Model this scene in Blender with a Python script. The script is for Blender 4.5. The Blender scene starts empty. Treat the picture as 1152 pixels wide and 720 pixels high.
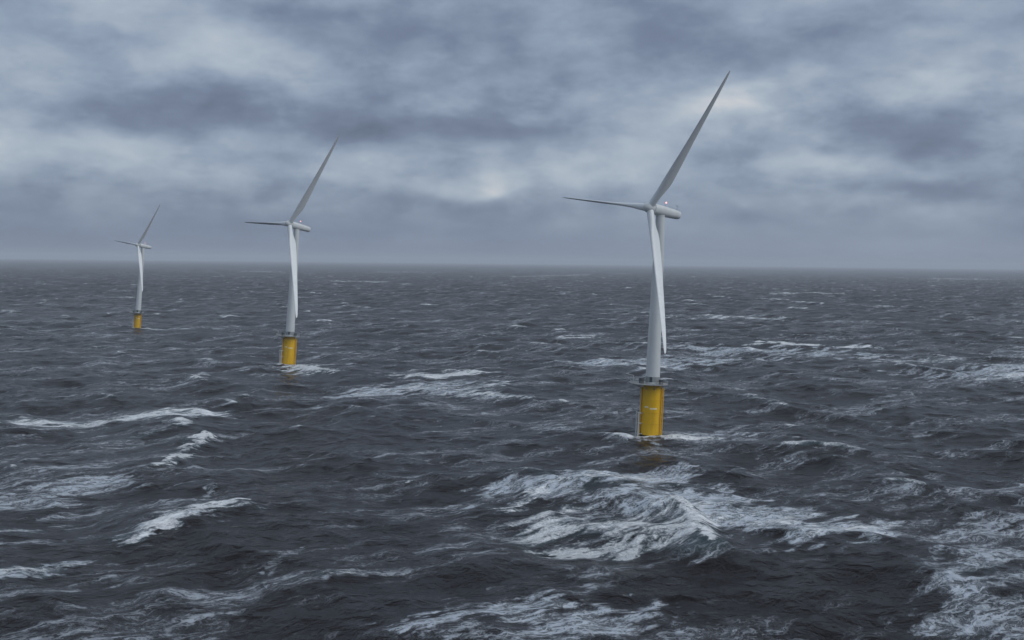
import bpy, bmesh, math, random
import numpy as np
from mathutils import Matrix, Vector

random.seed(7)
rng = np.random.default_rng(11)
S = bpy.context.scene
COL = S.collection
R = math.radians

# ------------------------------------------------------------------ camera
cam_d = bpy.data.cameras.new('camera')
cam = bpy.data.objects.new('camera', cam_d)
COL.objects.link(cam)
cam_d.sensor_fit = 'HORIZONTAL'
cam_d.sensor_width = 36.0
cam_d.lens = 36.0 * 1300.0 / 1152.0
cam_d.clip_start = 1.0
cam_d.clip_end = 120000.0
cam.matrix_world = (Matrix.Translation((0, 0, 75.0)) @ Matrix.Rotation(R(90) - math.atan(65.5 / 1300.0), 4, 'X')
                    @ Matrix.Rotation(R(0.6), 4, 'Z'))
S.camera = cam

# ------------------------------------------------------------------ light and exposure
SUN_AZ, SUN_EL = 112.0, 38.0            # degrees clockwise from +Y (the view), and above the horizon
sun_d = bpy.data.lights.new('sun', 'SUN')
sun_d.energy = 1.2
sun_d.angle = R(40)
sun_d.color = (1.0, 0.98, 0.95)
sun = bpy.data.objects.new('sun', sun_d)
COL.objects.link(sun)
_d = Vector((math.sin(R(SUN_AZ)) * math.cos(R(SUN_EL)), math.cos(R(SUN_AZ)) * math.cos(R(SUN_EL)), math.sin(R(SUN_EL))))
sun.rotation_euler = _d.to_track_quat('Z', 'Y').to_euler()
sun.location = (0, 0, 160)

S.render.engine = 'CYCLES'
S.view_settings.view_transform = 'Standard'
S.view_settings.look = 'None'
S.view_settings.exposure = 0.0
S.view_settings.gamma = 1.0
S.view_settings.use_curve_mapping = False
S.cycles.use_denoising = True
S.cycles.max_bounces = 6
S.cycles.volume_bounces = 1
S.cycles.caustics_reflective = False
S.cycles.caustics_refractive = False
S.render.film_transparent = False


class Nodes:
    """Small helper for building node trees."""
    def __init__(self, tree):
        self.t = tree
        tree.nodes.clear()

    def n(self, kind, **kw):
        nd = self.t.nodes.new(kind)
        for k, v in kw.items():
            setattr(nd, k, v)
        return nd

    def set(self, sock, v):
        if isinstance(v, bpy.types.NodeSocket):
            self.t.links.new(v, sock)
        else:
            sock.default_value = v

    def m(self, op, a, b=None, c=None, clamp=False):
        nd = self.n('ShaderNodeMath', operation=op, use_clamp=clamp)
        self.set(nd.inputs[0], a)
        if b is not None:
            self.set(nd.inputs[1], b)
        if c is not None:
            self.set(nd.inputs[2], c)
        return nd.outputs[0]

    def sm(self, x, lo, hi, to0=0.0, to1=1.0):
        nd = self.n('ShaderNodeMapRange', interpolation_type='SMOOTHSTEP')
        for i, v in enumerate((x, lo, hi, to0, to1)):
            self.set(nd.inputs[i], v)
        return nd.outputs[0]

    def lin(self, x, lo, hi, to0=0.0, to1=1.0):
        nd = self.n('ShaderNodeMapRange', clamp=True)
        for i, v in enumerate((x, lo, hi, to0, to1)):
            self.set(nd.inputs[i], v)
        return nd.outputs[0]

    def xyz(self, x, y, z=0.0):
        nd = self.n('ShaderNodeCombineXYZ')
        for i, v in enumerate((x, y, z)):
            self.set(nd.inputs[i], v)
        return nd.outputs[0]

    def vm(self, op, a, b=None):
        nd = self.n('ShaderNodeVectorMath', operation=op)
        self.set(nd.inputs[0], a)
        if b is not None:
            self.set(nd.inputs[1], b)
        return nd.outputs[0]

    def noise(self, vec, scale, detail=4, rough=0.5, dist=0.0, lac=2.0, dims='3D', kind=None):
        nd = self.n('ShaderNodeTexNoise', noise_dimensions=dims)
        if kind:
            nd.noise_type = kind
        self.set(nd.inputs['Vector'], vec)
        self.set(nd.inputs['Scale'], scale)
        self.set(nd.inputs['Detail'], detail)
        self.set(nd.inputs['Roughness'], rough)
        self.set(nd.inputs['Lacunarity'], lac)
        self.set(nd.inputs['Distortion'], dist)
        return nd

    def mix(self, f, a, b):
        nd = self.n('ShaderNodeMix', data_type='RGBA')
        self.set(nd.inputs[0], f)
        self.set(nd.inputs[6], a)
        self.set(nd.inputs[7], b)
        return nd.outputs[2]

    def ramp(self, f, stops, interp='LINEAR'):
        nd = self.n('ShaderNodeValToRGB')
        cr = nd.color_ramp
        cr.interpolation = interp
        while len(cr.elements) < len(stops):
            cr.elements.new(0.5)
        for e, (p, c) in zip(cr.elements, stops):
            e.position = p
            e.color = (c[0], c[1], c[2], 1)
        self.set(nd.inputs[0], f)
        return nd.outputs[0]


# ------------------------------------------------------------------ world: overcast cloud deck over a Nishita sky
world = bpy.data.worlds.new('World')
S.world = world
world.use_nodes = True
W = Nodes(world.node_tree)
tc = W.n('ShaderNodeTexCoord')
dirv = W.vm('NORMALIZE', tc.outputs['Generated'])
sep = W.n('ShaderNodeSeparateXYZ')
W.set(sep.inputs[0], dirv)
dx, dy, dz = sep.outputs
zc = W.m('MAXIMUM', dz, 0.0)
den = W.m('ADD', zc, 0.055)
px_ = W.m('DIVIDE', dx, den)
py_ = W.m('DIVIDE', dy, den)
plane = W.xyz(px_, py_, 0.0)                       # the flat cloud deck seen in perspective
az = W.m('MULTIPLY', W.m('ARCTAN2', dx, dy), 180 / math.pi)
el = W.m('MULTIPLY', W.m('ARCSINE', dz), 180 / math.pi)
ae = W.xyz(W.m('MULTIPLY', az, 0.45), el, 0.0)     # clouds look wider than tall
# ragged edges: warp the large masses by noise
w1 = W.noise(ae, 0.34, 3, 0.5)
w2 = W.noise(W.vm('ADD', ae, (31.0, 7.0, 3.0)), 0.34, 3, 0.5)
waz = W.m('ADD', az, W.m('MULTIPLY', W.m('SUBTRACT', w1.outputs[0], 0.5), 9.0))
wel = W.m('ADD', el, W.m('MULTIPLY', W.m('SUBTRACT', w2.outputs[0], 0.5), 2.6))

# (azimuth, elevation, half width az, half width el, brightness, slant): breaks and dark rolls of the deck
CLOUDS = [
    (-21.6, 4.83, 7.49, 1.06, 0.30, 0.00),
    (-14.1, 5.54, 5.29, 0.71, 0.16, 0.00),
    (-15.1, 10.23, 7.05, 1.67, 0.16, -0.10),
    (-19.6, 11.30, 2.64, 0.97, 0.08, 0.00),
    (-21.6, 8.42, 3.09, 1.32, 0.15, 0.00),
    (-0.8, 3.82, 3.53, 0.57, 0.34, 0.00),
    (-1.6, 3.68, 1.23, 0.35, 0.24, 0.00),
    (-6.5, 4.26, 3.09, 0.79, 0.22, -0.05),
    (-11.6, 4.14, 2.20, 0.44, 0.15, 0.00),
    (1.8, 5.02, 3.97, 1.32, 0.15, 0.00),
    (10.9, 7.97, 1.98, 0.97, 0.38, 0.30),
    (7.9, 6.31, 3.53, 1.98, 0.22, 0.40),
    (13.8, 5.63, 3.53, 1.54, 0.20, -0.15),
    (17.5, 4.70, 3.75, 0.48, 0.30, 0.00),
    (15.1, 3.31, 7.05, 0.71, 0.16, -0.05),
    (20.3, 2.45, 3.53, 0.62, 0.12, 0.00),
    (20.1, 8.52, 3.97, 0.71, 0.15, 0.30),
    (-13.2, 7.16, 13.22, 1.15, -0.25, -0.08),
    (-4.3, 11.49, 11.46, 1.67, -0.14, 0.00),
    (-3.4, 6.33, 4.85, 0.88, -0.22, -0.05),
    (-20.4, 6.90, 4.85, 0.79, -0.12, 0.00),
    (-11.6, 11.91, 3.97, 0.62, -0.20, 0.00),
    (-3.4, 10.06, 3.09, 1.32, -0.12, 0.00),
    (-5.6, 8.33, 5.29, 0.71, -0.12, 0.00),
    (20.2, 6.11, 5.29, 1.23, -0.24, 0.25),
    (16.2, 7.03, 3.09, 0.79, -0.22, -0.10),
    (4.4, 10.13, 4.41, 1.76, -0.12, 0.00),
    (13.7, 10.37, 6.61, 1.59, -0.20, 0.00),
    (22.9, 4.04, 2.20, 0.88, -0.10, 0.00),
    (12.2, 3.53, 2.64, 0.35, -0.12, 0.00),
    (2.7, 2.85, 3.53, 0.62, -0.08, 0.00),
    (-18.1, 3.12, 8.81, 0.88, -0.08, 0.00),
    (-16.1, 1.20, 14.10, 1.32, -0.12, 0.00),
    (18.0, 0.79, 8.81, 0.88, 0.10, 0.00),
    (1.8, 11.37, 1.76, 1.76, 0.08, 0.00),
    (23.1, 10.70, 2.64, 1.32, 0.06, 0.00),
    (-12.0, 2.21, 5.29, 0.35, 0.05, 0.00),
    (11.8, 1.82, 7.05, 0.35, 0.05, 0.00),
    (-6.9, 1.35, 5.29, 0.35, -0.05, 0.00),
    (19.9, 1.55, 4.41, 0.35, -0.04, 0.00),
]
acc = None
for (a0, e0, sa, se, amp, sl) in CLOUDS:
    da = W.m('SUBTRACT', waz, a0)
    de = W.m('SUBTRACT', wel, e0)
    if sl:
        de = W.m('SUBTRACT', de, W.m('MULTIPLY', da, sl))
    qa = W.m('MULTIPLY', da, 1.0 / sa)
    qe = W.m('MULTIPLY', de, 1.0 / se)
    r2 = W.m('ADD', W.m('MULTIPLY', qa, qa), W.m('MULTIPLY', qe, qe))
    g = W.m('MULTIPLY', W.m('POWER', 2.718, W.m('MULTIPLY', r2, -1.0)), amp)
    acc = g if acc is None else W.m('ADD', acc, g)
off = lambda v, o: W.vm('ADD', v, o)
ae2 = W.xyz(W.m('MULTIPLY', az, 0.50), W.m('ADD', el, W.m('MULTIPLY', W.m('SUBTRACT', w1.outputs[0], 0.5), 1.0)), 0.37)
fb1 = W.noise(off(ae, (0.3, 0.7, 0.41)), 0.20, 5, 0.5)
fb2 = W.noise(off(ae2, (9.3, 4.6, 1.27)), 0.42, 7, 0.55)
fb2u = W.noise(off(ae2, (9.3, 5.15, 1.27)), 0.42, 7, 0.55)      # the same clouds a little higher: lit upper edges
fb4 = W.noise(off(ae2, (3.7, 8.2, 5.61)), 1.25, 6, 0.55)
fb3 = W.noise(off(plane, (0.2, 0.3, 0.63)), 0.7, 5, 0.55)
ctr = lambda n_, k_: W.m('MULTIPLY', W.m('SUBTRACT', n_, 0.5), k_)
mass = W.sm(W.m('ADD', fb2.outputs[0], ctr(fb4.outputs[0], 0.16)), 0.36, 0.62)
rim = W.m('MULTIPLY', W.m('SUBTRACT', fb2.outputs[0], fb2u.outputs[0]), 0.95)
lowfade = W.sm(el, 0.4, 3.4)
tex = W.m('ADD', W.m('ADD', ctr(fb1.outputs[0], 0.75), W.m('MULTIPLY', W.m('SUBTRACT', 0.5, mass), 0.26)),
          W.m('ADD', W.m('ADD', ctr(fb3.outputs[0], 0.15), rim), ctr(fb4.outputs[0], 0.10)))
fb5 = W.noise(off(W.xyz(W.m('MULTIPLY', az, 0.5), el, 0.37), (5.1, 2.2, 9.4)), 1.05, 6, 0.58)
roll = W.m('MULTIPLY', W.sm(el, 0.8, 2.6), W.sm(el, 7.5, 12.0, 1.0, 0.45))    # small rolls low over the horizon
tex = W.m('ADD', tex, W.m('MULTIPLY', W.m('SUBTRACT', W.sm(fb5.outputs[0], 0.38, 0.62), 0.5), W.m('MULTIPLY', roll, 0.11)))
tex = W.m('MULTIPLY', tex, W.lin(lowfade, 0, 1, 0.13, 0.75))
base = W.m('ADD', W.lin(el, 0, 9, 0.25, 0.44), W.lin(el, 12, 60, 0.0, 0.28))
lum = W.m('ADD', W.m('ADD', base, tex), W.m('MULTIPLY', acc, 0.86))
ccol = W.ramp(W.m('MULTIPLY', W.m('ADD', lum, 0.155), 0.65), [(0.0, (0.105, 0.130, 0.190)), (0.22, (0.180, 0.226, 0.325)), (0.38, (0.290, 0.357, 0.462)),
                    (0.55, (0.445, 0.510, 0.585)), (0.72, (0.650, 0.650, 0.680)), (1.0, (0.84, 0.85, 0.87))])
SKY_K = 0.1
ccol10 = W.n('ShaderNodeVectorMath', operation='SCALE')
W.set(ccol10.inputs[0], ccol)
ccol10.inputs[3].default_value = 1.0 / SKY_K
sky = W.n('ShaderNodeTexSky', sky_type='NISHITA', sun_disc=False)
sky.sun_elevation = R(SUN_EL)
sky.sun_rotation = R(SUN_AZ)
bg = W.n('ShaderNodeBackground')
W.set(bg.inputs[0], W.mix(0.95, sky.outputs[0], ccol10.outputs[0]))
bg.inputs[1].default_value = SKY_K
wo = W.n('ShaderNodeOutputWorld')
W.set(wo.inputs[0], bg.outputs[0])

# ------------------------------------------------------------------ the sea: a wind-sea spectrum on a sheet to the horizon
WIND = R(36.0)                               # the wind blows towards +x and away (+y)
wu = np.array([math.cos(WIND), math.sin(WIND)])
wv = np.array([-wu[1], wu[0]])
TILE, N = 1500.0, 2048
HS, TP, CHOP = 5.0, 8.2, 1.2
g = 9.81


def spectrum():
    k1 = np.fft.fftfreq(N, TILE / N) * 2 * np.pi
    ku, kv = np.meshgrid(k1, k1, indexing='ij')
    k = np.hypot(ku, kv)
    k[0, 0] = 1e-9
    kp = (2 * np.pi / TP) ** 2 / g
    om, op = np.sqrt(g * k), 2 * np.pi / TP
    sig = np.where(om < op, 0.07, 0.09)
    gam = 3.3 ** np.exp(-((om - op) ** 2) / (2 * sig ** 2 * op ** 2))
    Sw = om ** -5.0 * np.exp(-1.25 * (op / om) ** 4) * gam
    Sk = Sw * 0.5 * np.sqrt(g / k) / k
    s = np.where(k < kp, 6.0, 6.0 * (k / kp) ** -0.45) + 0.8
    c = np.clip(ku / k, -1, 1)
    D = np.abs(np.cos(np.arccos(c) / 2)) ** (2 * s)
    from_norm = np.sqrt(s / np.pi)           # close enough to a unit integral
    P = Sk * D * from_norm
    P *= np.exp(-(k * 0.9) ** 2 * 0.35)      # the finest ripples are left to the shader
    P[0, 0] = 0
    A = np.sqrt(P) * (rng.normal(size=(N, N)) + 1j * rng.normal(size=(N, N)))
    h = np.fft.ifft2(A).real
    q = HS / 4 / h.std()
    A *= q
    f = lambda X: np.fft.ifft2(X).real.astype(np.float32)
    h = f(A)
    Du, Dv = f(1j * ku / k * A), f(1j * kv / k * A)
    Juu, Jvv, Juv = f(-ku * ku / k * A), f(-kv * kv / k * A), f(-ku * kv / k * A)
    J = (1 + CHOP * Juu) * (1 + CHOP * Jvv) - (CHOP * Juv) ** 2
    return h, Du, Dv, J


def sstep(x, a, b):
    t = np.clip((x - a) / (b - a), 0, 1)
    return t * t * (3 - 2 * t)


def blur(F, wl_u, wl_v):
    k1 = np.fft.fftfreq(N, TILE / N) * 2 * np.pi
    G = np.exp(-0.5 * (k1[:, None] * wl_u) ** 2) * np.exp(-0.5 * (k1[None, :] * wl_v) ** 2)
    return np.fft.ifft2(np.fft.fft2(F) * G).real.astype(np.float32)


h_t, du_t, dv_t, J_t = spectrum()
Jb = blur(J_t, 1.2, 2.2)
hb = blur(h_t, 3.0, 6.0)
score = Jb - 0.10 * hb                       # folding crests, high ones first
t_lo, t_hi = np.quantile(score, [0.006, 0.027])
fresh_t = 1 - sstep(score, t_lo, t_hi)
# foam left behind by the crest as it runs down wind
trail = fresh_t.copy()
acc_t = fresh_t.copy()
stepm = TILE / N
for i in range(70):
    trail = np.roll(trail, -1, axis=0) * math.exp(-stepm / 16.0)
    acc_t = np.maximum(acc_t, trail)
lace_t = blur(acc_t, 1.0, 1.2)
fresh_t = blur(fresh_t, 0.6, 0.8)


def sample(T, u, v):
    a, b = u * (N / TILE), v * (N / TILE)
    i, j = np.floor(a).astype(np.int64), np.floor(b).astype(np.int64)
    fa, fb = (a - i).astype(np.float32), (b - j).astype(np.float32)
    i0, j0 = i % N, j % N
    i1, j1 = (i0 + 1) % N, (j0 + 1) % N
    return (T[i0, j0] * (1 - fa) * (1 - fb) + T[i1, j0] * fa * (1 - fb) + T[i0, j1] * (1 - fa) * fb + T[i1, j1] * fa * fb)


LAT = rng.random((256, 256)).astype(np.float32)


def fbm(x, y, octs=4):
    tot, amp, nrm = 0.0, 1.0, 0.0
    for o in range(octs):
        xi, yi = np.floor(x).astype(np.int64), np.floor(y).astype(np.int64)
        fx, fy = x - xi, y - yi
        fx, fy = fx * fx * (3 - 2 * fx), fy * fy * (3 - 2 * fy)
        a, b = xi % 256, yi % 256
        a1, b1 = (a + 1) % 256, (b + 1) % 256
        tot = tot + amp * (LAT[a, b] * (1 - fx) * (1 - fy) + LAT[a1, b] * fx * (1 - fy) + LAT[a, b1] * (1 - fx) * fy + LAT[a1, b1] * fx * fy)
        nrm += amp
        amp *= 0.6
        x, y = x * 2.03 + 17.3, y * 2.03 + 5.1
    return tot / nrm


# foam patches and breakers on this stretch of sea, in metres:
# x1, y1, x2, y2, half width, lacy foam, fresh foam, extra crest height
PATCHES = [
    (21, 324, 47, 317, 18.9, 0.75, 0.95, 2.8),
    (12, 301, 34, 302, 7.7, 0.50, 0.95, 0.0),
    (51, 343, 52, 297, 2.9, 0.80, 1.25, 3.8),
    (59, 353, 82, 332, 27.3, 1.10, 0.50, 1.4),
    (35, 356, 64, 364, 15.8, 0.60, 0.05, 0.0),
    (19, 376, 54, 393, 28.0, 1.00, 0.35, 2.6),
    (-3, 347, 8, 368, 4.6, 0.70, 0.70, 1.2),
    (8, 372, 20, 383, 8.9, 0.50, 0.10, 0.0),
    (-18, 231, 13, 251, 7.4, 0.95, 0.25, 1.0),
    (12, 232, 31, 242, 10.6, 0.85, 0.15, 0.8),
    (-9, 223, 23, 226, 7.5, 0.70, 0.08, 0.0),
    (105, 268, 135, 299, 17.9, 0.85, 0.30, 1.5),
    (123, 318, 149, 333, 15.8, 0.70, 0.06, 0.0),
    (96, 238, 112, 245, 12.6, 0.80, 0.15, 0.0),
    (-211, 519, -178, 530, 17.7, 0.75, 0.95, 1.2),
    (-178, 530, -148, 558, 17.2, 0.85, 0.95, 1.8),
    (-168, 462, -147, 493, 5.4, 0.60, 0.40, 0.4),
    (-154, 457, -138, 476, 5.7, 0.60, 0.40, 0.0),
    (-123, 400, -122, 437, 3.9, 0.75, 0.95, 1.2),
    (-125, 437, -127, 482, 4.8, 0.75, 0.95, 1.5),
    (-105, 305, -91, 328, 5.3, 0.75, 0.90, 1.6),
    (-94, 328, -82, 343, 7.4, 0.80, 0.95, 2.0),
    (-94, 336, -98, 377, 2.4, 0.60, 0.40, 0.0),
    (-120, 260, -109, 272, 5.2, 0.95, 0.70, 0.8),
    (-111, 272, -104, 285, 2.9, 0.80, 0.65, 0.5),
    (-141, 306, -132, 315, 5.3, 0.85, 0.75, 0.5),
    (-157, 352, -132, 380, 15.2, 0.75, 0.15, 0.0),
    (-133, 335, -117, 354, 7.3, 0.55, 0.05, 0.0),
    (-76, 771, -63, 779, 21.6, 0.60, 0.40, 0.5),
    (-61, 754, -27, 776, 20.5, 0.80, 1.15, 1.2),
    (-82, 653, -40, 696, 26.8, 0.95, 0.35, 0.5),
    (-66, 633, -38, 657, 16.4, 0.60, 0.15, 0.0),
    (-28, 667, -8, 709, 12.9, 0.80, 0.70, 0.6),
    (-23, 659, -0, 630, 13.7, 0.80, 0.70, 0.6),
    (246, 1078, 316, 1065, 28.2, 0.80, 1.20, 1.4),
    (185, 1004, 257, 984, 59.7, 0.95, 0.40, 0.5),
    (76, 857, 149, 898, 42.2, 0.95, 0.40, 0.7),
    (48, 1148, 80, 1167, 19.2, 0.70, 0.80, 0.6),
    (76, 1101, 112, 1047, 10.8, 0.60, 0.60, 0.4),
    (270, 1602, 321, 1640, 55.0, 0.70, 0.80, 0.8),
    (336, 1591, 361, 1597, 38.7, 0.70, 0.70, 0.3),
    (318, 801, 390, 864, 49.0, 0.90, 0.40, 0.4),
    (299, 769, 339, 791, 22.1, 0.60, 0.30, 0.0),
    (422, 986, 475, 1055, 40.1, 0.60, 0.20, 0.0),
    (305, 909, 341, 922, 33.0, 0.70, 0.60, 0.4),
    (54, 500, 56, 487, 1.4, 0.70, 0.60, 0.0),
    (55, 485, 64, 476, 3.7, 0.70, 0.55, 0.0),
    (66, 501, 103, 519, 9.7, 0.50, 0.08, 0.0),
    (64, 478, 85, 489, 6.5, 0.45, 0.10, 0.0),
    (-154, 801, -148, 809, 12.6, 0.70, 0.90, 0.8),
    (-146, 796, -126, 765, 13.9, 0.70, 1.10, 1.2),
    (-162, 909, -119, 962, 23.1, 0.55, 0.12, 0.3),
    (-142, 751, -161, 755, 14.5, 0.50, 0.30, 0.0),
    (-605, 4111, -470, 4010, 106.8, 0.48, 0.80, 0.5),
    (70, 5916, 455, 7095, 96.5, 0.48, 0.70, 0.4),
    (-1599, 7133, -1386, 6764, 134.8, 0.40, 0.70, 0.3),
    (-785, 7477, -654, 7632, 206.0, 0.40, 0.70, 0.3),
    (709, 8508, 820, 7438, 40.5, 0.40, 0.60, 0.3),
    (673, 2979, 711, 2993, 62.2, 0.40, 0.80, 0.3),
    (805, 3117, 847, 3046, 36.2, 0.48, 0.80, 0.3),
    (1100, 3542, 1115, 3440, 11.6, 0.48, 0.80, 0.3),
    (2580, 6760, 2746, 6876, 260.8, 0.48, 0.80, 0.3),
    (1215, 3279, 1209, 3185, 3.5, 0.40, 0.70, 0.3),
    (484, 2002, 498, 1968, 19.0, 0.50, 0.80, 0.3),
    (680, 2095, 692, 2098, 44.1, 0.50, 0.80, 0.3),
    (523, 1225, 549, 1229, 18.6, 0.60, 0.80, 0.4),
    (-551, 1762, -575, 2039, 5.1, 0.50, 0.40, 0.3),
    (-667, 2272, -666, 2333, 1.9, 0.40, 0.50, 0.2),
    (-810, 2281, -720, 2196, 29.4, 0.40, 0.40, 0.2),
    (-49, 263, -45, 270, 2.3, 0.55, 0.30, 0.4),
    (-44, 267, -36, 273, 3.1, 0.60, 0.50, 0.5),
    (-60, 274, -53, 296, 2.9, 0.60, 0.10, 0.0),
    (-64, 255, -50, 266, 4.4, 0.60, 0.08, 0.0),
    (-35, 387, -35, 387, 2.4, 0.60, 0.90, 0.2),
    (0, 486, 2, 494, 0.9, 0.60, 0.80, 0.2),
    (15, 628, 16, 628, 4.1, 0.60, 0.80, 0.2),
    (366, 979, 366, 979, 9.9, 0.60, 0.90, 0.2),
    (98, 539, 106, 525, 4.3, 0.50, 0.30, 0.4),
    (107, 486, 129, 527, 6.1, 0.40, 0.05, 0.0),
    (140, 558, 151, 529, 3.3, 0.40, 0.15, 0.4),
    (176, 561, 189, 537, 4.7, 0.40, 0.20, 0.4),
    (61, 263, 70, 269, 3.7, 0.35, 0.08, 0.0),
    (84, 279, 104, 307, 2.1, 0.40, 0.03, 0.0),
    (81, 244, 99, 272, 1.5, 0.50, 0.03, 0.0),
    (85, 412, 102, 431, 6.2, 0.45, 0.12, 0.3),
    (66, 394, 87, 423, 5.2, 0.40, 0.05, 0.0),
    (-181, 414, -167, 445, 2.4, 0.35, 0.05, 0.0),
    (-212, 476, -192, 482, 6.9, 0.40, 0.10, 0.0),
    (-16, 276, -3, 293, 2.5, 0.45, 0.05, 0.0),
    (-3, 276, 16, 314, 2.1, 0.40, 0.03, 0.0),
    (184, 517, 225, 565, 8.0, 0.35, 0.10, 0.0),
    (33, 566, 58, 604, 8.0, 0.30, 0.05, 0.0),
]

dense = np.radians(np.arange(-31.0, 31.001, 62.0 / 1360))
left = np.radians(np.arange(-180.0, -31.0, 1.5))
right = np.radians(np.arange(31.5, 180.0, 1.5))
th = np.concatenate([left, dense, right])
rad = [0.5, 15, 30, 50, 70, 90, 110, 130, 150, 165, 180, 190, 200]
r = 205.0
while r < 39000:
    rad.append(r)
    r += min(max(0.55, 0.0021 * (r - 205) + 0.55), 0.0000019 * r * r + 0.55) if r < 1500 else (4.2 if r < 2600 else 0.0023 * (r - 2600) + 4.2 + (r > 6000) * 0.01 * (r - 6000))
rad = np.array(rad)
NR, NT = len(rad), len(th)
rr, tt = np.meshgrid(rad, th, indexing='ij')
X, Y = rr * np.sin(tt), rr * np.cos(tt)
U, V = X * wu[0] + Y * wu[1], X * wv[0] + Y * wv[1]
# slide the wave field until still water level meets the three turbine columns
best = None
for _ in range(4000):
    o_ = rng.uniform(0, TILE, 2)
    c_ = 0.0
    for (bx, by, want) in ((60.3, 497.8, 0.3), (-158.5, 816.7, 0.2), (-396.4, 1219.3, 0.2)):
        u_, v_ = bx * wu[0] + by * wu[1] + o_[0], bx * wv[0] + by * wv[1] + o_[1]
        c_ += abs(float(h_t[int(u_ / stepm) % N, int(v_ / stepm) % N]) - want)
        c_ += 0.5 * float(lace_t[int(u_ / stepm) % N, int(v_ / stepm) % N])
    if best is None or c_ < best[0]:
        best = (c_, o_)
Us, Vs = U + best[1][0], V + best[1][1]
hz = sample(h_t, Us, Vs)
ddu, ddv = sample(du_t, Us, Vs), sample(dv_t, Us, Vs)
fresh = sample(fresh_t, Us, Vs)
lace = sample(lace_t, Us, Vs)
# slow variation of the whitecaps, not repeating with the tile
slow = (np.sin(U / 210 + 1.3 * np.sin(V / 170)) * np.sin(V / 260 + 1.1 * np.sin(U / 330 + 2)) * 0.5 + 0.5).astype(np.float32)
cap = 0.45 + 0.55 * slow
fresh *= cap
lace *= cap
# the sheet gets coarser with distance, and with it the waves it can carry
spacing = np.maximum(np.gradient(rad)[:, None] * np.ones(NT)[None, :], rr * np.gradient(th)[None, :])
keep = np.clip(1.6 - spacing / 45.0, 0.35, 1).astype(np.float32)
hz = hz * keep
bump = np.zeros_like(hz)
pl = np.zeros_like(hz)
pf = np.zeros_like(hz)
wakes = []
for (bx, by, q_) in ((60.3, 497.8, 1.0), (-158.5, 816.7, 1.3), (-396.4, 1219.3, 0.7)):   # wash round the columns
    wakes += [(bx - 7, by - 4, bx - 5, by + 5, 2.0, 0.6, 0.9 * q_, 0.8), (bx - 6, by - 6, bx + 5, by - 7, 2.2, 0.7, 1.1 * q_, 1.0),
              (bx + 5, by - 6, bx + 16, by - 3, 3.0, 0.7, 0.95 * q_, 0.8), (bx + 12, by - 2, bx + 45, by + 14, 7.0, 0.85, 0.3 * q_, 0.0), (bx + 8, by - 9, bx + 28, by - 4, 4.0, 0.85, 0.6 * q_, 0.3)]
for (x1, y1, x2, y2, hw, la, fr, bh) in PATCHES:
    if fr > 0.45 and math.hypot(x1, y1) < 900:           # older foam up wind of each breaker
        for k_, l_ in ((0.35, 0.42), (0.8, 0.24)):
            wakes.append((x1 - wu[0] * 32 * k_, y1 - wu[1] * 32 * k_, x2 - wu[0] * 32 * k_, y2 - wu[1] * 32 * k_, hw * 1.1 + 3, l_, 0.0, 0.0))
for (x1, y1, x2, y2, hw, la, fr, bh) in PATCHES + wakes:
    reach = hw * 3 + 25
    r_mid = [math.hypot(x1, y1), math.hypot(x2, y2)]
    i0, i1 = np.searchsorted(rad, [min(r_mid) - reach - 20, max(r_mid) + reach + 20])
    tm = [math.atan2(x1, y1), math.atan2(x2, y2)]
    pad = reach / max(min(r_mid), 100.0)
    j0, j1 = np.searchsorted(th, [min(tm) - pad, max(tm) + pad])
    sl = (slice(i0, i1), slice(j0, j1))
    xs, ys = X[sl], Y[sl]
    # ragged outline, drawn out along the wind
    us, vs = xs * wu[0] + ys * wu[1], xs * wv[0] + ys * wv[1]
    sc = min(max(hw * 0.55, 1.6), 9.0)
    n1 = fbm(us / (sc * 2.2) + x1, vs / sc + y1)
    n2 = fbm(us / (sc * 2.2) + y2 + 90, vs / sc + x2)
    xs = xs + (n1 - 0.5) * hw * 2.4
    ys = ys + (n2 - 0.5) * hw * 2.4
    ax_, ay_ = x2 - x1, y2 - y1
    t = np.clip(((xs - x1) * ax_ + (ys - y1) * ay_) / (ax_ * ax_ + ay_ * ay_ + 1e-6), 0, 1)
    d = np.hypot(xs - x1 - t * ax_, ys - y1 - t * ay_) / hw
    d = d + 1.5 * (fbm(us / (sc * 1.3) + 40, vs / (sc * 0.45)) - 0.5)
    m = 1 - sstep(d, 0.15, 1.5)
    pl[sl] = np.maximum(pl[sl], la * m)
    pf[sl] = np.maximum(pf[sl], fr * (1 - sstep(d, 0.0, 1.3)) * np.clip(0.3 + 1.5 * fbm(us / 9 + 7, vs / 5 + 3, 3), 0.45, 1.3))
    if bh:
        # along the wind: long back, steep front
        xe, ye = X[sl], Y[sl]
        t = np.clip(((xe - x1) * ax_ + (ye - y1) * ay_) / (ax_ * ax_ + ay_ * ay_ + 1e-6), 0, 1)
        ox, oy = xe - x1 - t * ax_, ye - y1 - t * ay_
        s_u = ox * wu[0] + oy * wu[1]
        s_v = ox * wv[0] + oy * wv[1]
        w = np.where(s_u > 0, np.exp(-(s_u / 4.5) ** 2), np.exp(-(s_u / 15.0) ** 2)) * np.exp(-(s_v / (hw + 5)) ** 2)
        bump[sl] = np.maximum(bump[sl], bh * w)
calm = (1 - np.exp(-((X - 84) ** 2 + (Y - 272) ** 2) / 60.0)).astype(np.float32)
pl *= calm
pf *= calm
lace = np.maximum(lace * 0.8, pl).astype(np.float32)
fresh = np.maximum(fresh, pf).astype(np.float32)
hz = hz + bump
Xd = X + CHOP * (ddu * wu[0] + ddv * wv[0]) * keep
Yd = Y + CHOP * (ddu * wu[1] + ddv * wv[1]) * keep
co = np.stack([Xd, Yd, hz], -1).reshape(-1, 3).astype(np.float32)
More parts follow.
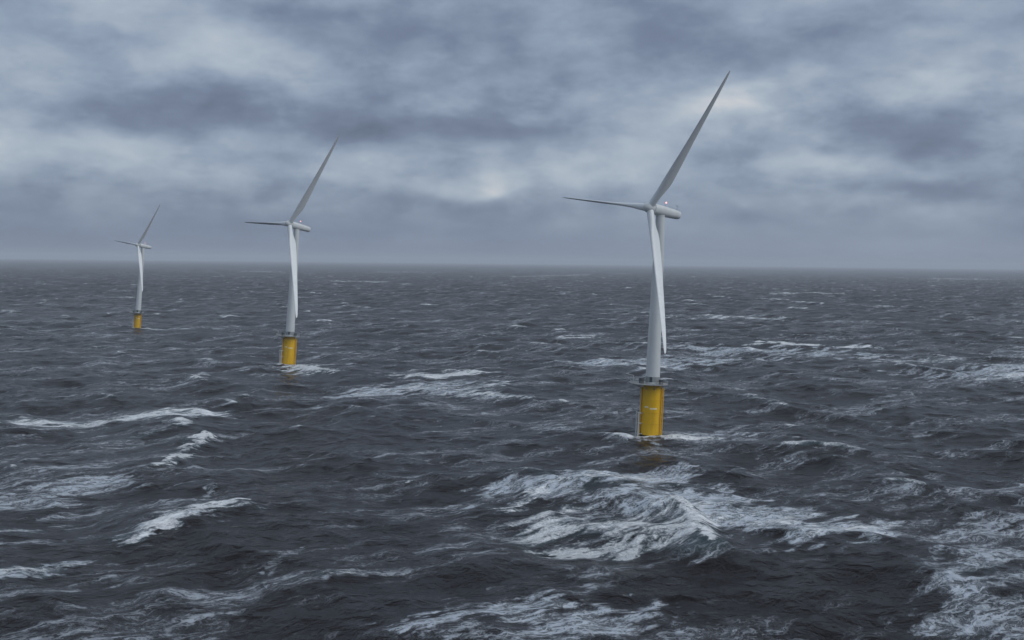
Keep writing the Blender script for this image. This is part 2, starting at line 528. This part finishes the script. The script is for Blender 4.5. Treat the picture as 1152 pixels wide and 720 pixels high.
ii, jj = np.meshgrid(np.arange(NR - 1), np.arange(NT), indexing='ij')
j2 = (jj + 1) % NT
quads = np.stack([ii * NT + jj, ii * NT + j2, (ii + 1) * NT + j2, (ii + 1) * NT + jj], -1).reshape(-1, 4)[:, ::-1]
nq = len(quads)
me = bpy.data.meshes.new('sea')
me.vertices.add(len(co))
me.vertices.foreach_set('co', co.ravel())
loops = np.concatenate([quads.ravel(), np.arange(NT)[::-1]]).astype(np.int32)
starts = np.concatenate([np.arange(nq) * 4, [nq * 4]]).astype(np.int32)
me.loops.add(len(loops))
me.loops.foreach_set('vertex_index', loops)
me.polygons.add(nq + 1)
me.polygons.foreach_set('loop_start', starts)
me.polygons.foreach_set('loop_total', np.concatenate([np.full(nq, 4), [NT]]).astype(np.int32))
me.polygons.foreach_set('use_smooth', np.ones(nq + 1, dtype=bool))
for nm, arr in (('foam', lace), ('fresh', fresh), ('crest', bump),
                ('chop', np.clip((rr - 250) / 2600, 0, 1))):
    at = me.attributes.new(nm, 'FLOAT', 'POINT')
    at.data.foreach_set('value', np.ascontiguousarray(arr.ravel(), dtype=np.float32))
me.update(calc_edges=True)
if me.polygons[0].normal.z < 0:
    me.flip_normals()
sea = bpy.data.objects.new('sea', me)
COL.objects.link(sea)
sea['kind'] = 'structure'


def sea_material():
    mt = bpy.data.materials.new('rough_sea_water')
    mt.use_nodes = True
    Q = Nodes(mt.node_tree)
    pos = Q.n('ShaderNodeTexCoord').outputs['Object']
    att = lambda nm: Q.n('ShaderNodeAttribute', attribute_name=nm).outputs['Fac']
    foam, fr, chop = att('foam'), att('fresh'), att('chop')
    # wind frame: x along the wind, y across it
    vr = Q.n('ShaderNodeVectorRotate', rotation_type='Z_AXIS')
    Q.set(vr.inputs['Vector'], pos)
    vr.inputs['Angle'].default_value = -WIND
    wf = vr.outputs[0]
    warp = Q.noise(wf, 0.045, 3, 0.55)
    warp2 = Q.noise(wf, 0.35, 3, 0.55)
    def warped(k1, k2):
        a = Q.n('ShaderNodeVectorMath', operation='SCALE')
        Q.set(a.inputs[0], Q.vm('SUBTRACT', warp.outputs['Color'], (0.5, 0.5, 0.5)))
        a.inputs[3].default_value = k1
        b = Q.n('ShaderNodeVectorMath', operation='SCALE')
        Q.set(b.inputs[0], Q.vm('SUBTRACT', warp2.outputs['Color'], (0.5, 0.5, 0.5)))
        b.inputs[3].default_value = k2
        return Q.vm('ADD', wf, Q.vm('ADD', a.outputs[0], b.outputs[0]))
    p1 = warped(18.0, 2.6)
    def stretched(p, su):
        return Q.vm('MULTIPLY', p, (su, 1.0, 1.0))
    def ridge(p, scale, det=3):
        n = Q.noise(p, scale, det, 0.55).outputs[0]
        return Q.m('SUBTRACT', 1.0, Q.m('MULTIPLY', Q.m('ABSOLUTE', Q.m('SUBTRACT', n, 0.5)), 4.6))
    # lacy foam: threads drawn out along the wind and a finer net between them
    r1 = ridge(stretched(p1, 0.26), 0.22, 3)
    r2 = ridge(stretched(p1, 0.40), 0.55, 3)
    r3 = ridge(stretched(p1, 0.6), 1.3, 3)
    big = Q.noise(stretched(wf, 0.45), 0.022, 4, 0.6).outputs[0]
    blot = Q.noise(stretched(p1, 0.35), 0.10, 6, 0.66).outputs[0]
    streak = Q.noise(stretched(p1, 0.16), 0.22, 4, 0.6).outputs[0]
    fine = Q.noise(stretched(p1, 0.7), 0.9, 6, 0.68).outputs[0]
    c = lambda x, k: Q.m('MULTIPLY', Q.m('SUBTRACT', x, 0.5), k)
    # windrows: faint threads everywhere
    rows = Q.sm(Q.noise(stretched(p1, 0.2), 0.034, 4, 0.62).outputs[0], 0.34, 0.60)
    f_all = Q.m('MAXIMUM', foam, Q.m('MULTIPLY', rows, 0.52))
    a = Q.m('ADD', f_all, Q.m('ADD', c(blot, 1.1), c(streak, 0.9)))
    a = Q.m('ADD', a, c(big, 0.6))
    a = Q.m('MULTIPLY', Q.sm(a, 0.18, 0.95), Q.sm(f_all, 0.02, 0.22))
    thr = Q.lin(a, 0.0, 1.0, 0.93, 0.72)
    t1 = Q.sm(Q.m('SUBTRACT', r1, thr), -0.04, 0.16)
    t2 = Q.sm(Q.m('SUBTRACT', r2, thr), -0.06, 0.22)
    t3 = Q.sm(Q.m('SUBTRACT', r3, thr), -0.08, 0.3)
    thread = Q.m('MAXIMUM', Q.m('MAXIMUM', t1, Q.m('MULTIPLY', t2, 0.85)), Q.m('MULTIPLY', t3, 0.6))
    lace_m = Q.m('MULTIPLY', a, Q.m('ADD', Q.m('MULTIPLY', a, 0.20), Q.m('MULTIPLY', thread, 0.80)))
    fr_v = Q.m('ADD', fr, Q.m('ADD', c(blot, 1.6), c(fine, 1.5)))
    fr_v = Q.m('ADD', fr_v, Q.m('ADD', c(streak, 0.8), c(big, 1.2)))
    fr_m = Q.m('MULTIPLY', Q.sm(fr_v, 0.38, 0.95), Q.sm(fr, 0.03, 0.30))
    fr_m = Q.m('MULTIPLY', fr_m, Q.lin(Q.m('MAXIMUM', Q.m('MAXIMUM', t2, t3), Q.sm(fine, 0.46, 0.66)), 0.0, 1.0, 0.66, 1.0))
    mask = Q.m('MAXIMUM', lace_m, Q.m('MULTIPLY', fr_m, 0.95), clamp=True)
    # ripples
    b1 = Q.noise(Q.vm('MULTIPLY', wf, (1.0, 0.55, 1.0)), 0.42, 5, 0.62, 0.6)
    b2 = Q.noise(p1, 0.14, 4, 0.6, 0.4)
    hgt = Q.m('ADD', Q.m('MULTIPLY', b1.outputs[0], 0.30), Q.m('MULTIPLY', b2.outputs[0], 2.1))
    hgt = Q.m('ADD', hgt, Q.m('MULTIPLY', mask, Q.m('ADD', 0.12, Q.m('MULTIPLY', fine, 0.5))))
    bp = Q.n('ShaderNodeBump')
    bp.inputs['Strength'].default_value = 1.0
    bp.inputs['Distance'].default_value = 1.0
    Q.set(bp.inputs['Height'], hgt)
    # aerated water under the fresh foam is a little greener
    air = Q.m('MULTIPLY', Q.sm(Q.m('ADD', Q.m('MULTIPLY', fr, 0.9), Q.m('MULTIPLY', foam, 0.35)), 0.2, 1.1), 0.7)
    air = Q.m('MAXIMUM', air, Q.m('MULTIPLY', Q.sm(att('crest'), 1.2, 3.6), 0.6))
    wcol = Q.mix(air, (0.0098, 0.0074, 0.0084, 1), (0.040, 0.075, 0.085, 1))
    wat = Q.n('ShaderNodeBsdfPrincipled')
    Q.set(wat.inputs['Base Color'], wcol)
    Q.set(wat.inputs['Roughness'], Q.lin(chop, 0, 1, 0.16, 0.42))
    wat.inputs['IOR'].default_value = 1.333
    wat.inputs['Specular IOR Level'].default_value = 0.12
    Q.set(wat.inputs['Normal'], bp.outputs[0])
    fo = Q.n('ShaderNodeBsdfPrincipled')
    Q.set(fo.inputs['Base Color'], Q.mix(fr_m, (0.50, 0.55, 0.62, 1), (0.86, 0.89, 0.92, 1)))
    fo.inputs['Roughness'].default_value = 0.9
    fo.inputs['Specular IOR Level'].default_value = 0.1
    Q.set(fo.inputs['Normal'], bp.outputs[0])
    mx = Q.n('ShaderNodeMixShader')
    Q.set(mx.inputs[0], mask)
    Q.set(mx.inputs[1], wat.outputs[0])
    Q.set(mx.inputs[2], fo.outputs[0])
    out = Q.n('ShaderNodeOutputMaterial')
    Q.set(out.inputs[0], mx.outputs[0])
    return mt


sea.data.materials.append(sea_material())

# ------------------------------------------------------------------ the air
HZ = 41000.0
hm = bpy.data.meshes.new('haze')
bm = bmesh.new()
bmesh.ops.create_cube(bm, size=1.0)
for v in bm.verts:
    v.co = (v.co.x * 2 * HZ, v.co.y * 2 * HZ, 195.0 if v.co.z > 0 else -10.0)
bm.to_mesh(hm)
bm.free()
haze = bpy.data.objects.new('haze', hm)
COL.objects.link(haze)
haze['kind'] = 'stuff'
mt = bpy.data.materials.new('sea_air')
mt.use_nodes = True
Q = Nodes(mt.node_tree)
pv = Q.n('ShaderNodeVolumePrincipled')
pv.inputs['Color'].default_value = (0.86, 0.92, 1.0, 1)
pv.inputs['Density'].default_value = 6.2e-5
pv.inputs['Anisotropy'].default_value = 0.0
out = Q.n('ShaderNodeOutputMaterial')
Q.set(out.inputs['Volume'], pv.outputs[0])
hm.materials.append(mt)

# ------------------------------------------------------------------ materials of the turbines
def plain(name, col, rough=0.5, dirt=0.0, dirt_col=(0.2, 0.2, 0.2), metallic=0.0, scale=0.6, streak=0.12, spec=0.5):
    """Paint with uneven weathering that runs down the surface."""
    mt = bpy.data.materials.new(name)
    mt.use_nodes = True
    Q = Nodes(mt.node_tree)
    tc = Q.n('ShaderNodeTexCoord')
    p = tc.outputs['Object']
    n = Q.noise(Q.vm('MULTIPLY', p, (1, 1, streak)), scale, 5, 0.6).outputs[0]
    n2 = Q.noise(p, scale * 3.1, 4, 0.6).outputs[0]
    f = Q.m('MULTIPLY', Q.sm(Q.m('ADD', Q.m('MULTIPLY', n, 0.7), Q.m('MULTIPLY', n2, 0.3)), 0.42, 0.72), dirt)
    b = Q.n('ShaderNodeBsdfPrincipled')
    Q.set(b.inputs['Base Color'], Q.mix(f, (*col, 1), (*dirt_col, 1)))
    Q.set(b.inputs['Roughness'], Q.lin(n2, 0.3, 0.7, rough - 0.08, rough + 0.1))
    b.inputs['Metallic'].default_value = metallic
    b.inputs['Specular IOR Level'].default_value = spec
    o = Q.n('ShaderNodeOutputMaterial')
    Q.set(o.inputs[0], b.outputs[0])
    return mt


M_WHITE = plain('light_grey_turbine_paint', (0.66, 0.69, 0.70), 0.42, 0.55, (0.52, 0.54, 0.54), scale=0.35)
M_BLADE = plain('blade_gelcoat', (0.76, 0.79, 0.81), 0.40, 0.3, (0.48, 0.50, 0.51), scale=0.25, streak=0.2)
M_YELLOW = plain('traffic_yellow_paint', (0.80, 0.475, 0.010), 0.5, 0.5, (0.45, 0.23, 0.02), scale=0.7, streak=0.1, spec=0.3)
M_GROWTH = plain('wet_marine_growth', (0.022, 0.022, 0.014), 0.45, 0.6, (0.05, 0.045, 0.02), scale=1.5, streak=1.0)
M_STEEL = plain('galvanised_steel', (0.46, 0.48, 0.49), 0.5, 0.5, (0.30, 0.29, 0.27), metallic=0.3, scale=1.2, streak=0.6)
M_DECK = plain('deck_grating', (0.30, 0.31, 0.31), 0.6, 0.5, (0.16, 0.15, 0.14), metallic=0.2, scale=1.0, streak=1.0)
M_DARK = plain('dark_grey_cabinet', (0.05, 0.06, 0.065), 0.5, 0.3, (0.1, 0.1, 0.1), scale=1.0)
M_MARK = plain('pale_marking_paint', (0.85, 0.80, 0.55), 0.5, 0.3, (0.6, 0.5, 0.25), scale=2.0)
M_FENDER = plain('pale_grey_tube_paint', (0.50, 0.51, 0.51), 0.5, 0.35, (0.4, 0.38, 0.33), scale=1.3)


def lamp_material():
    mt = bpy.data.materials.new('red_warning_lamp')
    mt.use_nodes = True
    Q = Nodes(mt.node_tree)
    e = Q.n('ShaderNodeEmission')
    e.inputs[0].default_value = (1.0, 0.42, 0.38, 1)
    e.inputs[1].default_value = 2.2
    o = Q.n('ShaderNodeOutputMaterial')
    Q.set(o.inputs[0], e.outputs[0])
    return mt


M_LAMP = lamp_material()


# ------------------------------------------------------------------ mesh helpers
def revolve(bm, prof, seg=48, cx=0.0, cy=0.0, cap=True):
    rings = []
    for (r_, z) in prof:
        rings.append([bm.verts.new((cx + r_ * math.cos(2 * math.pi * k / seg), cy + r_ * math.sin(2 * math.pi * k / seg), z)) for k in range(seg)])
    for a, b in zip(rings, rings[1:]):
        for k in range(seg):
            bm.faces.new((a[k], a[(k + 1) % seg], b[(k + 1) % seg], b[k]))
    if cap:
        bm.faces.new(rings[0][::-1])
        bm.faces.new(rings[-1])
    return rings


def tube(bm, a, b, r_, seg=10):
    a, b = Vector(a), Vector(b)
    q = (b - a).to_track_quat('Z', 'Y')
    ends = []
    for p in (a, b):
        ends.append([bm.verts.new(p + q @ Vector((r_ * math.cos(2 * math.pi * k / seg), r_ * math.sin(2 * math.pi * k / seg), 0))) for k in range(seg)])
    for k in range(seg):
        bm.faces.new((ends[0][k], ends[0][(k + 1) % seg], ends[1][(k + 1) % seg], ends[1][k]))
    bm.faces.new(ends[0][::-1])
    bm.faces.new(ends[1])


def box(bm, c, s, rz=0.0, bev=0.0):
    m = Matrix.Translation(c) @ Matrix.Rotation(rz, 4, 'Z') @ Matrix.Diagonal((s[0], s[1], s[2], 1))
    r_ = bmesh.ops.create_cube(bm, size=1.0, matrix=m)
    if bev:
        es = list({e for v in r_['verts'] for e in v.link_edges})
        bmesh.ops.bevel(bm, geom=es, offset=bev, segments=2, affect='EDGES')


def link(name, bm, mat, parent=None, smooth=True, local=None):
    bmesh.ops.recalc_face_normals(bm, faces=bm.faces)
    me = bpy.data.meshes.new(name)
    bm.to_mesh(me)
    bm.free()
    me.materials.append(mat)
    if smooth:
        for p in me.polygons:
            p.use_smooth = True
        me.set_sharp_from_angle(angle=R(38))
    o = bpy.data.objects.new(name, me)
    COL.objects.link(o)
    if parent is not None:
        o.parent = parent
    if local is not None:
        o.matrix_basis = local
    return o


def airfoil(n=14):
    """Closed section, chord 1 from the leading edge (+0.3) to the trailing edge (-0.7), thickness 1."""
    up, lo = [], []
    for k in range(n + 1):
        x = 0.5 * (1 - math.cos(math.pi * k / n))
        t = (0.2969 * math.sqrt(x) - 0.126 * x - 0.3516 * x * x + 0.2843 * x ** 3 - 0.1036 * x ** 4) * 5
        cam_ = 0.12 * 4 * x * (1 - x)
        up.append((0.3 - x, -t - cam_))
        lo.append((0.3 - x, t - cam_))
    return up + lo[-2:0:-1]


def make_blade(Rr, pitch, flex):
    """x = towards the leading edge, y = up wind, z = along the span; starts at the hub radius."""
    bm = bmesh.new()
    af = airfoil()
    n = len(af)
    stn = [0.022, 0.035, 0.06, 0.09, 0.13, 0.17, 0.21, 0.26, 0.32, 0.40, 0.48, 0.56, 0.64, 0.72, 0.80, 0.87, 0.93, 0.97, 0.99, 1.0]
    rings = []
    k0 = Rr / 67.0
    for s in stn:
        root = 1.55 * k0
        blend = min(max((s - 0.045) / 0.14, 0), 1)
        blend = blend * blend * (3 - 2 * blend)
        chord = np.interp(s, [0.0, 0.2, 0.3, 0.5, 0.7, 0.9, 0.97, 0.99, 1.0], [3.0, 5.0, 4.7, 3.6, 2.7, 1.75, 1.2, 0.8, 0.25]) * k0
        thick = chord * np.interp(s, [0.0, 0.2, 0.35, 0.6, 1.0], [0.9, 0.38, 0.27, 0.21, 0.16])
        tw = pitch + R(np.interp(s, [0.0, 0.2, 0.5, 1.0], [16, 12, 4, -1]))
        ring = []
        for i, (cx, cy) in enumerate(af):
            a = math.atan2(cy * 2.4, cx + 0.2)
            xc, yc = root * math.cos(a), root * math.sin(a)
            x = xc * (1 - blend) + cx * chord * blend
            y = yc * (1 - blend) + cy * thick * blend
            # feathering: the leading edge turns up wind
            xr = x * math.cos(tw) - y * math.sin(tw)
            yr = x * math.sin(tw) + y * math.cos(tw)
            ring.append(bm.verts.new((xr, yr + flex * s * s, s * Rr)))
        rings.append(ring)
    for a, b in zip(rings, rings[1:]):
        for k in range(n):
            bm.faces.new((a[k], a[(k + 1) % n], b[(k + 1) % n], b[k]))
    bm.faces.new(rings[0])
    bm.faces.new(rings[-1])
    return bm


def turbine(base, lean, yaw, tilt, azim, cone, hubh, Rr, label, zp, pitch=R(80)):
    k = hubh / 98.0
    up = Vector((lean[0], lean[1], hubh)).normalized()
    root = bpy.data.objects.new('wind_turbine', None)
    COL.objects.link(root)
    q = Vector((0, 0, 1)).rotation_difference(up)
    root.matrix_world = Matrix.Translation((base[0], base[1], 0)) @ q.to_matrix().to_4x4()
    root['label'] = label
    root['category'] = 'wind turbine'
    root['group'] = 'floating wind turbines in the rough sea'
    inv = root.matrix_world.inverted()
    wind = Vector((math.cos(yaw), math.sin(yaw), 0))
    side = Vector((math.sin(yaw), -math.cos(yaw), 0))
    Z = Vector((0, 0, 1))
    ax = wind * math.cos(tilt) - Z * math.sin(tilt)      # down wind
    upv = wind * math.sin(tilt) + Z * math.cos(tilt)
    top = Vector((base[0] + lean[0], base[1] + lean[1], hubh))
    hubp = top - ax * 6.0
    # ---- floating foundation
    bm = bmesh.new()
    rc = 4.55 * k * (0.80 if k < 0.95 else 1.0)         # the far column rides higher and looks slimmer
    revolve(bm, [(rc, 0.15), (rc, zp - 3.0 * k), (rc * 0.99, zp - 2.0 * k), (rc * 0.84, zp - 0.5 * k), (rc * 0.84, zp - 0.15)], 64)
    fnd = link('floating_foundation', bm, M_YELLOW, root)
    bm = bmesh.new()
    revolve(bm, [(rc + 0.03, -8.0), (rc + 0.03, 0.5), (rc + 0.015, 1.0)], 64)
    link('waterline_band', bm, M_GROWTH, fnd)
    for zz in (6.2, 11.0, 16.4):
        bm = bmesh.new()
        revolve(bm, [(rc + 0.01, zz * k - 0.14), (rc + 0.13, zz * k - 0.1), (rc + 0.13, zz * k + 0.1), (rc + 0.01, zz * k + 0.14)], 64, cap=False)
        link('stiffener_ring', bm, M_YELLOW, fnd)
    cam_dir = math.atan2(-base[1], -base[0])             # the side the camera flew past
    for da in (R(58), R(-74), R(-66), R(84)):
        bm = bmesh.new()
        a = cam_dir + da
        ro = rc + 0.42
        tube(bm, (ro * math.cos(a), ro * math.sin(a), -6.0), (ro * math.cos(a), ro * math.sin(a), zp - 1.6 * k), 0.24)
        for zz in (3.0, 9.0, 15.0):
            tube(bm, ((rc - 0.05) * math.cos(a), (rc - 0.05) * math.sin(a), zz * k), (ro * math.cos(a), ro * math.sin(a), zz * k), 0.12)
        link('cable_tube', bm, M_YELLOW, fnd)
    # painted marks near mid height: two pale strips, wrapped on the column
    for a0, a1, zz in ((R(-40), R(-17), 13.3), (R(-8), R(32), 12.7)):
        bm = bmesh.new()
        nseg = 14
        lo, hi = [], []
        for i in range(nseg + 1):
            a = cam_dir + a0 + (a1 - a0) * i / nseg
            for lst, z in ((lo, zz * k - 0.33), (hi, zz * k + 0.33)):
                lst.append(bm.verts.new(((rc + 0.012) * math.cos(a), (rc + 0.012) * math.sin(a), z)))
        for i in range(nseg):
            bm.faces.new((lo[i], lo[i + 1], hi[i + 1], hi[i]))
        link('painted_mark', bm, M_MARK, fnd)
    # boat landing: two fender tubes with a ladder on the up-wind side
    al = cam_dir - R(62)
    e = Vector((math.cos(al), math.sin(al), 0))
    t_ = Vector((-e.y, e.x, 0))
    bm = bmesh.new()
    for sgn in (-1, 1):
        c = e * (rc + 1.9) + t_ * sgn * 0.95
        tube(bm, c + Z * -5.0, c + Z * 11.0 * k, 0.30)
        for zz in (1.4, 6.0, 10.4):
            tube(bm, e * (rc - 0.05) + t_ * sgn * 0.95 + Z * zz * k, c + Z * zz * k, 0.2)
    bl = link('boat_landing', bm, M_FENDER, fnd)
    bm = bmesh.new()
    for sgn in (-1, 1):
        tube(bm, e * (rc + 0.9) + t_ * sgn * 0.3 + Z * -2.0, e * (rc + 0.9) + t_ * sgn * 0.3 + Z * (zp + 1.0), 0.07, 6)
    for i in range(int((zp + 2.0) / 0.45)):
        z = -1.8 + i * 0.45
        tube(bm, e * (rc + 0.9) + t_ * -0.3 + Z * z, e * (rc + 0.9) + t_ * 0.3 + Z * z, 0.03, 5)
    link('ladder', bm, M_FENDER, fnd)
    # ---- deck
    bm = bmesh.new()
    off = e * 1.6
    nd = 16
    rd = 8.3 * k
    prof = [(rd, zp + 0.02), (rd, zp + 0.2)]
    revolve(bm, prof, nd, off.x, off.y)
    for i in range(8):
        a = 2 * math.pi * i / 8 + 0.2
        d_ = Vector((math.cos(a), math.sin(a), 0))
        tube(bm, d_ * rc * 0.8 + Z * (zp - 2.6 * k), off + d_ * rd * 0.86 + Z * (zp - 0.2), 0.16, 8)
    deck = link('deck', bm, M_DECK, root)
    bm = bmesh.new()
    pts = [off + Vector((math.cos(2 * math.pi * i / nd), math.sin(2 * math.pi * i / nd), 0)) * (rd - 0.12) for i in range(nd)]
    for i in range(nd):
        a, b = pts[i], pts[(i + 1) % nd]
        tube(bm, a + Z * (zp + 0.2), a + Z * (zp + 1.45), 0.04, 6)
        m_ = (a + b) / 2
        tube(bm, m_ + Z * (zp + 0.2), m_ + Z * (zp + 1.45), 0.04, 6)
        for z in (0.62, 1.02, 1.43):
            tube(bm, a + Z * (zp + z), b + Z * (zp + z), 0.032, 6)
    link('railing', bm, M_STEEL, deck)
    for (aa, dd, sz) in ((R(-62), 5.4, (1.4, 2.2, 2.3)), (R(48), 4.9, (1.2, 1.8, 2.0))):
        bm = bmesh.new()
        a = cam_dir + aa
        box(bm, (dd * k * math.cos(a), dd * k * math.sin(a), zp + 0.22 + sz[2] / 2), sz, a, 0.08)
        link('cabinet', bm, M_DARK, deck)
    bm = bmesh.new()                                     # small service crane
    a = cam_dir - R(100)
    c = off + Vector((math.cos(a), math.sin(a), 0)) * (rd - 1.3)
    tube(bm, c + Z * (zp + 0.2), c + Z * (zp + 3.2), 0.2, 10)
    tube(bm, c + Z * (zp + 3.1), c + Vector((math.cos(a + 0.5), math.sin(a + 0.5), 0)) * 3.4 + Z * (zp + 3.9), 0.13, 8)
    link('service_crane', bm, M_FENDER, deck)
    # ---- tower
    bm = bmesh.new()
    zt = hubh - 1.9 * k
    z0 = zp + 0.24
    r0, r1 = 3.1 * k, 1.95 * k
    prof = [(r0 + 0.12, z0), (r0 + 0.12, z0 + 0.35), (r0, z0 + 0.36)]
    for f_ in (0.28, 0.55, 0.8):
        z = z0 + (zt - z0) * f_
        rr_ = r0 + (r1 - r0) * f_ ** 1.1
        prof += [(rr_, z - 0.16), (rr_ + 0.035, z - 0.15), (rr_ + 0.035, z + 0.15), (rr_, z + 0.16)]
    prof += [(r1, zt - 0.5), (r1 + 0.1, zt - 0.45), (r1 + 0.1, zt)]
    revolve(bm, prof, 56)
    tw = link('tower', bm, M_WHITE, root)
    bm = bmesh.new()
    a = cam_dir - R(14)
    box(bm, ((r0 - 0.02) * math.cos(a), (r0 - 0.02) * math.sin(a), z0 + 1.75), (0.24, 1.2, 2.3), a, 0.06)
    link('door', bm, M_DARK, tw)
    bm = bmesh.new()
    revolve(bm, [(r0 + 0.03, z0 + 0.6), (r0 + 0.06, z0 + 0.62), (r0 + 0.05, z0 + 2.9), (r0 + 0.02, z0 + 2.92)], 56, cap=False)
    link('grey_base_ring', bm, plain_ring, tw)
    # ---- nacelle: a rounded tube along the rotor axis
    F = Matrix(((ax.x, -side.x, upv.x, top.x), (ax.y, -side.y, upv.y, top.y), (ax.z, -side.z, upv.z, top.z), (0, 0, 0, 1)))
    bm = bmesh.new()
    rings = []
    for (s, wy, wz, dz_) in ((-4.3, 2.05, 2.05, 0), (-4.15, 2.2, 2.2, 0), (-2.4, 2.3, 2.3, 0), (-1.0, 2.35, 2.35, 0), (1.0, 2.3, 2.3, 0.02),
                             (4.0, 2.15, 2.15, 0.05), (7.5, 1.95, 1.98, 0.1), (9.6, 1.8, 1.82, 0.14), (10.2, 1.62, 1.62, 0.16), (10.45, 1.25, 1.25, 0.16)):
        ring = []
        for i in range(32):
            a = 2 * math.pi * i / 32
            ca, sa = math.cos(a), math.sin(a)
            p_ = 0.82
            ring.append(bm.verts.new((s * k, wy * k * math.copysign(abs(ca) ** p_, ca), (dz_ + wz * math.copysign(abs(sa) ** p_, sa)) * k)))
        rings.append(ring)
    for a, b in zip(rings, rings[1:]):
        for i in range(32):
            bm.faces.new((a[i], a[(i + 1) % 32], b[(i + 1) % 32], b[i]))
    bm.faces.new(rings[0])
    bm.faces.new(rings[-1])
    nac = link('nacelle', bm, M_WHITE, root, local=inv @ F)
    bm = bmesh.new()                                     # top rail of the helicopter hoist deck
    for sgn in (-1, 1):
        tube(bm, (3.2 * k, sgn * 1.3 * k, 2.55 * k), (9.4 * k, sgn * 1.3 * k, 2.3 * k), 0.06, 6)
        for s in (3.2, 5.2, 7.3, 9.4):
            tube(bm, (s * k, sgn * 1.3 * k, 1.3 * k), (s * k, sgn * 1.3 * k, (2.55 - (s - 3.2) * 0.04) * k), 0.05, 6)
    link('hoist_railing', bm, M_STEEL, nac)
    bm = bmesh.new()
    tube(bm, (9.0 * k, 0.4 * k, 1.6 * k), (9.0 * k, 0.4 * k, 4.3 * k), 0.1, 8)
    tube(bm, (9.0 * k, -0.5 * k, 4.0 * k), (9.0 * k, 1.3 * k, 4.0 * k), 0.06, 6)
    tube(bm, (9.0 * k, 1.3 * k, 4.0 * k), (9.0 * k, 1.3 * k, 4.5 * k), 0.12, 6)
    link('wind_mast', bm, M_STEEL, nac)
    bm = bmesh.new()
    tube(bm, (1.6 * k, -0.9 * k, 2.0 * k), (1.6 * k, -0.9 * k, 3.5 * k), 0.1, 8)
    lm = link('lamp_post', bm, M_STEEL, nac)
    bm = bmesh.new()
    bmesh.ops.create_uvsphere(bm, u_segments=16, v_segments=10, radius=0.36 * k, matrix=Matrix.Translation((1.6 * k, -0.9 * k, 3.9 * k)))
    link('warning_lamp', bm, M_LAMP, lm)
    # ---- hub
    bm = bmesh.new()
    prof = []
    for (s, r_) in ((-9.4, 0.05), (-9.3, 0.55), (-9.0, 1.1), (-8.5, 1.6), (-7.8, 1.98), (-7.0, 2.2), (-6.0, 2.28), (-5.0, 2.2), (-4.45, 2.1)):
        prof.append((r_ * k, s * k))
    revolve(bm, prof, 40)
    for v in bm.verts:
        v.co = Vector((v.co.z, v.co.x, v.co.y))
    # the hub sits where the blades meet, six metres up wind of the tower
    hf = F.copy()
    hub = link('rotor_hub', bm, M_WHITE, root, local=inv @ F @ Matrix.Translation((-(6.0 - 6.0 * k), 0, 0)))
    # ---- blades
    flex = 1.2
    mesh0 = None
    for i in range(3):
        t = azim + i * 2 * math.pi / 3
        span = (upv * math.cos(t) + side * math.sin(t)) * math.cos(cone) - ax * math.sin(cone)
        le = -upv * math.sin(t) + side * math.cos(t)
        n_ = span.cross(le)
        if n_.dot(-ax) < 0:
            n_ = -n_
        Bm = Matrix(((le.x, n_.x, span.x, hubp.x), (le.y, n_.y, span.y, hubp.y), (le.z, n_.z, span.z, hubp.z), (0, 0, 0, 1)))
        if mesh0 is None:
            o = link('blade', make_blade(Rr, pitch, flex), M_BLADE, root, local=inv @ Bm)
            mesh0 = o.data
        else:
            o = bpy.data.objects.new('blade', mesh0)
            COL.objects.link(o)
            o.parent = root
            o.matrix_basis = inv @ Bm
    return root


plain_ring = plain('grey_base_paint', (0.30, 0.33, 0.34), 0.5, 0.5, (0.16, 0.17, 0.17), scale=1.4)

turbine((60.3, 497.8), (3.0, -0.14), R(31.5), R(10.3), R(36.1), R(0.3), 97.5, 67.0,
        'largest and nearest white wind turbine, standing right of the other two on a yellow column', 23.0)
turbine((-158.5, 816.7), (6.09, 0.2), R(39.6), R(13.3), R(32.6), R(-2.4), 98.5, 73.8,
        'middle-sized white wind turbine with white splash breaking at the foot of its yellow column', 21.0, R(76))
turbine((-396.4, 1219.3), (6.68, 0.55), R(47.0), R(9.9), R(35.7), R(-2.3), 87.5, 53.6,
        'smallest and farthest white wind turbine, faded by haze, on a short yellow column', 17.0, R(66))
